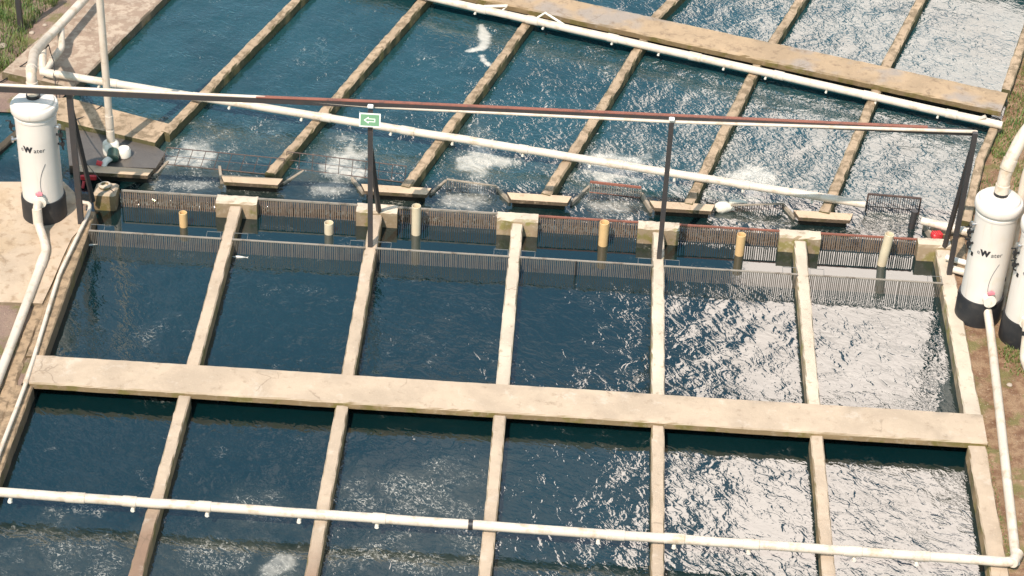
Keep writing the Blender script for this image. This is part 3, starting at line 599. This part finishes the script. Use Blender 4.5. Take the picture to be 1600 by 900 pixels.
# ---------------------------------------------------------------- pipe frame over the head blocks
py = [(-.09, 3.92, 2.78), (5.19, 3.80, 2.88), (10.41, 3.98, 2.88), (15.65, 4.05, 3.02)]
frm = thing('steel_frame', (-.09, 3.92, 0), 'dark steel frame of posts and a long beam over the channel', 'frame')
for i, (x, y, z) in enumerate(py):
    b = MB(); b.box((x, y, z/2-.02), (.085 if i else .10, .085, z), 0); b.build('post', 'dark steel', frm)
    if i in (1, 2):
        b = MB(); b.box((x, y+.02, z+.055), (.10, .08, .05), bev=.01); b.build('post_cap', 'sign white', frm)
for (i, zt, px_, py_, zz) in [(0, 2.4, 145, 314, 0), (1, 2.05, 592, 330, .06), (3, 2.6, 1476, 385, .06)]:
    x, y, z = py[i]; f_ = at(px_, py_, zz); b = MB(); b.tube([(x, y+.05, zt), f_], .05, 4); b.build('brace', 'dark steel', frm)
bm0 = Vector((-3.2, 4.0, 2.84)); ptz = [Vector((x, y-.0, z+.0)) for x, y, z in py]
d0 = at(-40, 137, 2.85); pts = [d0]+[at(a, c, 2.9) for a, c in ((108, 144), (579, 163), (1052, 182), (1519, 207))]
b = MB()
def bar(b, A, B, w, h):
    d = (B-A).normalized(); s_ = d.cross(Vector((0, 0, 1))).normalized(); u_ = s_.cross(d); m_ = Matrix((d, s_, u_)).transposed()
    b.box((A+B)/2, ((B-A).length, w, h), rot=m_)
bar(b, pts[0], pts[2], .07, .10); bar(b, pts[2]+Vector((.003, 0, 0)), pts[4], .07, .10); b.build('beam', 'dark steel', frm)
b = MB(); bar(b, pts[1].lerp(pts[2], .62)+Vector((0, .012, .056)), pts[2]+Vector((0, .012, .056)), .075, .012); bar(b, pts[2]+Vector((.003, .012, .056)), pts[4].lerp(pts[3], .15)+Vector((0, .012, .056)), .075, .012); b.build('top_flange', 'rusty steel', frm)
wt = [at(-40, 129.5, 2.92), at(400, 150, 2.94), at(579, 165, 2.86), at(1052, 189, 2.86), at(1526, 204.5, 2.95)]
b = MB(); b.tube([p_+Vector((0, -.03, 0)) for p_ in wt], .030, 10)
tag(b.build('conduit', 'white pvc', smooth=50), 'thin white tube strapped along the dark beam over the channel', 'tube')
b = MB(); b.tube([at(1526, 205, 3.0), at(1524, 212, 2.9), at(1490, 330, .9), at(1486, 360, .5)], .022, 8)
tag(b.build('drain_tube', 'white pvc', smooth=50), 'thin white tube hanging down the right corner post', 'tube')
# sign
s0 = Vector((5.19, 3.80-.085, 2.72)); sg = thing('sign', s0, 'small green arrow sign with a white border on the post', 'sign')
tl = Matrix.Rotation(R(-18), 3, 'X')@Matrix.Rotation(R(0), 3, 'Z')
b = MB(); b.box(s0, (.37, .012, .245), rot=tl); b.build('border', 'sign white', sg)
b = MB(); b.box(s0+tl@Vector((0, -.008, 0)), (.325, .006, .20), rot=tl); b.build('panel', 'sign green', sg)
arrow = [(-.105, 0), (-.02, .062), (-.02, .032), (.095, .032), (.095, -.032), (-.02, -.032), (-.02, -.062)]
b = MB(); inn = [(-.078, 0), (-.034, .033), (-.034, .018), (.081, .018), (.081, -.018), (-.034, -.018), (-.034, -.033)]
n = 7; v = [s0+tl@Vector((x, -.0125, z)) for x, z in arrow]+[s0+tl@Vector((x, -.0125, z)) for x, z in inn]
b.add(v, [(i, (i+1) % n, n+(i+1) % n, n+i) for i in range(n)]); b.build('arrow', 'sign white', sg)

# ---------------------------------------------------------------- left side: pad, slab, path
b = MB(); pad = P2((-60, 284, .02), (100, 284, .02), (116, 300, .02), (124, 330, .02), (130, 352, .02), (112, 372, .02), (98, 402, .02), (82, 440, .02), (66, 474, .02), (-60, 470, .02))
b.prism(pad[::-1] if False else pad, -.6, .02); tag(b.build('concrete_pad', 'pad concrete'), kind='structure')
b = MB(); sl_ = P2((40, 158, .15), (104, 150, .15), (266, 192, .15), (242, 221, .15), (100, 188, .15), (40, 174, .15)); b.prism(sl_, -.8, .12)
tag(b.build('end_slab', 'far concrete'), 'tan concrete slab closing the far left pond behind the left tank', 'slab')
b = MB(); b.prism(P2((102, 198, .04), (240, 226, .04), (258, 238, .04), (243, 262, .04), (108, 258, .04)), -.6, .03)
tag(b.build('wet_apron', 'wet concrete'), 'dark wet concrete apron under the pump', 'slab')
ed = [at(152, 100, .12), at(252, 0, .12)]; dd = (ed[1]-ed[0]).normalized(); far_ = ed[0]+dd*11; near_ = ed[0]-dd*1.0; nl_ = Vector((-dd.y, dd.x, 0))
b = MB(); b.strip([near_+nl_*.80, far_+nl_*.80], 1.6, .12, -.8, cols=12, jl=.02, jz=.006, bev=.03, step=.15); tag(b.build('path', 'path concrete', smooth=40), kind='structure')
b = MB(); b.strip([(-.33, -11), (-.30, 0), (-.26, 4.3)], .22, -.015, -.4, jl=.03, jz=.015, bev=.04); tag(b.build('kerb', 'brown wall', smooth=40), 'rough mossy kerb between the left pad and the edge wall', 'kerb')
b = MB(); b.strip([at(-40, 262, 0), at(28, 205, 0)], .16, .0, -.8); tag(b.build('channel_wall', 'dark wall'), 'dark low channel wall left of the left tank', 'concrete wall')
# valve block
vb = at(163, 308, 0); o = thing('valve_block', (vb.x, vb.y, -.6), 'old concrete block with a ring valve at the left end of the screens', 'valve block')
b = MB(); b.box((vb.x, vb.y+.18, -.28), (.42, .42, .72), bev=.04); b.build('block', 'near concrete', o, smooth=40)
b = MB(); b.lathe([(.11, 0), (.12, .05), (.10, .07), (.07, .07), (.06, .03)], (vb.x-.02, vb.y+.2, .085), 20); b.build('ring', 'pale concrete', o, smooth=50)
b = MB(); rv = at(138, 276, .08); b.box((rv.x, rv.y, .06), (.30, .06, .10), .1, bev=.015); b.tube([(rv.x-.08, rv.y-.03, .0), (rv.x-.10, rv.y-.1, -.12)], .03, 8)
tag(b.build('clamp', 'red plastic'), 'red plastic clamp behind the left frame post', 'clamp')
# right bits
b = MB(); c_ = at(1464, 366, .10); b.box((c_.x, c_.y, .08), (.20, .15, .12), .4, bev=.02)
for i in range(4): b.box((c_.x-.06+.042*i, c_.y-.02, .145), (.016, .13, .02), .4)
tag(b.build('crate', 'red plastic'), 'small red plastic box beside the right frame post', 'box')
dp = at(1420, 366, -.28); b = MB(); b.tube([dp+Vector((0, 0, -.4)), dp+Vector((.04, .02, .40)), dp+Vector((.04, .02, .52))], .062, 14)
tag(b.build('stub_post', 'dark steel', smooth=40), 'short dark rusty stub post in front of the comb screen at right', 'post')
b = MB(); b.strip([at(1455, 358, .0), at(1500, 362, .0)], .30, .02, -.8); tag(b.build('end_wall', 'brown wall'), 'low brown concrete wall under the white pipe at right', 'concrete wall')
b = MB(); b.strip([at(1497, 366, .1), at(1500, 420, .05)], .25, .05, -.8); tag(b.build('end_wall', 'brown wall'), 'dirty concrete wall between the frame post and right tank', 'concrete wall')
pipe('cross_pipe', [at(1440, 345, .2), at(1520, 364, .2)], .075, 'white pvc', 'white pipe crossing behind the right frame posts', couplings=(.55, .9))
pipe('tank_link_pipe', [at(1478, 402, .1), at(1512, 412, .1)], .055, 'dirty pvc', 'upper one of two short pipes left of the right tank', group='short pipes by the right tank')
pipe('tank_link_pipe', [at(1484, 419, .08), at(1512, 427, .08)], .065, 'white pvc', 'lower white one of two short pipes left of the right tank', group='short pipes by the right tank')
# sack
sk = at(1130, 326, -.1); bpy_m = MB(); n = 18; v = []; prof = [(0.02, 0), (.12, .02), (.16, .09), (.14, .16), (.08, .20), (.03, .215)]
for i, (rr, z) in enumerate(prof):
    for k in range(n):
        a = 2*math.pi*k/n; w_ = 1+.22*math.sin(3*a+i)+.10*math.sin(7*a+2*i); v.append((sk.x+rr*1.15*w_*math.cos(a), sk.y+rr*.85*w_*math.sin(a), -.16+z))
f = [(i*n+k, i*n+(k+1) % n, (i+1)*n+(k+1) % n, (i+1)*n+k) for i in range(len(prof)-1) for k in range(n)]+[tuple(range(n-1, -1, -1)), tuple((len(prof)-1)*n+k for k in range(n))]
bpy_m.add(v, f); bpy_m.tube([(sk.x+.1, sk.y+.05, .02), (sk.x+.3, sk.y+.08, .03), (sk.x+.45, sk.y+.1, .0)], [.06, .04, .02], 8)
tag(bpy_m.build('sack', 'sack', smooth=80), 'crumpled white sack beside the sill at the channel', 'sack')
# fence post, cables, rocks, fish, foam
fp = at(33, 48, -.05); b = MB(); b.box((fp.x, fp.y, .95), (.10, .10, 2.0)); b.tube([(fp.x, fp.y, -.05), (fp.x+.0, fp.y, -.04)], .09, 10)
tag(b.build('fence_post', 'dark steel'), 'dark square post standing in the grass in the upper left corner', 'post')
def cable(pts, label, r=.010):
    b = MB(); P_ = [Vector(p) for p in pts]; out = []
    for a, c in zip(P_, P_[1:]): out += [a.lerp(c, k/6)+Vector((0, 0, -.05*math.sin(math.pi*k/6))) for k in range(6)]
    b.tube(out+[P_[-1]], r, 6); tag(b.build('cable', 'black rubber', smooth=60), label, 'cable')
cable([at(-10, 133, 0), at(30, 105, .1), at(62, 75, .7), at(76, 70, .85)], 'black cable running left from the thick inlet pipe', .014)
cable([at(76, 70, .85), at(84, 95, .5), at(87, 140, .1), at(92, 180, .12)], 'black cable hanging down beside the pipe loop')
cable([at(160, 164, .15), at(120, 186, .15), at(113, 200, 1.2)], 'thin black cable lying across the tan slab')
cable([at(113, 200, 1.9), at(135, 255, .2), at(178, 300, .12)], 'thin black cable slanting from the frame post to the valve block', .007)
for (x, y, r, lb) in [(4, 73, .10, 'pale rounded stone at the left border of the grass'), (50, 52, .06, 'stone at the foot of the dark corner post'), (70, 40, .05, 'small stone right of the dark corner post'), (1582, 332, .05, 'pale stone in the red soil behind the right tanks'), (1577, 602, .05, 'pale pebble on the red soil right of the long pipe')]:
    p = at(x, y, -.05); b = MB(); n = 10; prof = [(.5, -.3), (.95, 0), (1.0, .3), (.7, .6), (.2, .75)]; v = []
    for i, (rr, z) in enumerate(prof): v += [(p.x+r*rr*random.uniform(.85, 1.15)*math.cos(2*math.pi*k/n), p.y+r*rr*random.uniform(.85, 1.15)*math.sin(2*math.pi*k/n), -.05+z*r) for k in range(n)]
    b.add(v, [(i*n+k, i*n+(k+1) % n, (i+1)*n+(k+1) % n, (i+1)*n+k) for i in range(4) for k in range(n)]+[tuple(range(n-1, -1, -1)), tuple(4*n+k for k in range(n))])
    tag(b.build('stone', 'rock', smooth=60), lb, 'stone', 'loose stones')
for (x, y, a, lb, s_) in [(374, 402, .0, 'pale slim fish floating by the second comb screen', 1.0), (143, 383, .3, 'pale fish at the left corner of the first comb screen', .7)]:
    p = at(x, y, ZW); b = MB(); d = Vector((math.cos(a), math.sin(a), 0))
    b.tube([p+d*(t_*s_)+Vector((0, 0, .008)) for t_ in (-.13, -.09, -.03, .04, .09, .12)], [.004, .016*s_, .026*s_, .02*s_, .009*s_, .006], 10); e = p+d*.115*s_; s2 = Vector((-d.y, d.x, 0))
    b.add([e, e+d*.05*s_+s2*.03*s_+Vector((0, 0, .01)), e+d*.035*s_+Vector((0, 0, .012)), e+d*.05*s_-s2*.03*s_+Vector((0, 0, .01)), e+Vector((0, 0, .008))], [(0, 1, 2), (0, 2, 3), (4, 2, 1), (4, 3, 2)])
    tag(b.build('fish', 'fish skin', smooth=60), lb, 'fish', 'pale fish at the surface')
# ---------------------------------------------------------------- grass
def inside(p, poly):
    c = False; j = len(poly)-1
    for i in range(len(poly)):
        a, q_ = poly[i], poly[j]
        if (a[1] > p[1]) != (q_[1] > p[1]) and p[0] < (q_[0]-a[0])*(p[1]-a[1])/(q_[1]-a[1])+a[0]: c = not c
        j = i
    return c
def grass(polypx, n, hmin, hmax, label, clump=.5):
    poly = P2(*[(x, y, -.05) for x, y in polypx]); X0, X1 = min(p[0] for p in poly), max(p[0] for p in poly); Y0, Y1 = min(p[1] for p in poly), max(p[1] for p in poly)
    b = MB(); cnt = 0; cl = [(random.uniform(X0, X1), random.uniform(Y0, Y1)) for _ in range(max(6, n//90))]
    while cnt < n:
        if random.random() < clump: c0 = random.choice(cl); p = (random.gauss(c0[0], .13), random.gauss(c0[1], .13)); hh = random.uniform(.7, 1.3)
        else: p = (random.uniform(X0, X1), random.uniform(Y0, Y1)); hh = .7
        cnt += 1
        if not inside(p, poly): continue
        h_ = random.uniform(hmin, hmax)*hh; a = random.uniform(0, 6.28); d = Vector((math.cos(a), math.sin(a), 0)); s_ = Vector((-d.y, d.x, 0)); w_ = random.uniform(.005, .010); bs = Vector((p[0], p[1], -.055)); ln = random.uniform(.2, .9)*h_
        m1 = bs+d*ln*.35+Vector((0, 0, h_*.6)); tp = bs+d*ln+Vector((0, 0, h_))
        b.add([bs-s_*w_, bs+s_*w_, m1+s_*w_*.8, m1-s_*w_*.8, tp], [(0, 1, 2, 3), (3, 2, 4)])
    tag(b.build('grass', 'grass blade'), label, 'grass', kind='stuff')
grass([(-60, -60), (110, -60), (90, 8), (70, 18), (40, 60), (45, 90), (20, 108), (-60, 130)], 9000, .10, .34, 'green grass in the upper left corner')
grass([(1600, 95), (1590, 130), (1572, 165), (1566, 200), (1545, 235), (1560, 260), (1640, 190), (1640, 80)], 7000, .04, .15, 'grass strip beside the far right pond edge')
grass([(1560, 545), (1595, 540), (1600, 590), (1570, 585)], 380, .04, .12, 'small green weeds on the red soil at right', .8)
grass([(1545, 250), (1530, 300), (1515, 345), (1545, 320), (1600, 330), (1640, 200)], 2600, .03, .10, 'sparse weeds on the soil behind the right tanks', .8)
grass([(1535, 700), (1545, 700), (1580, 870), (1572, 870)], 500, .02, .05, 'thin moss strip along the right edge wall', .3)
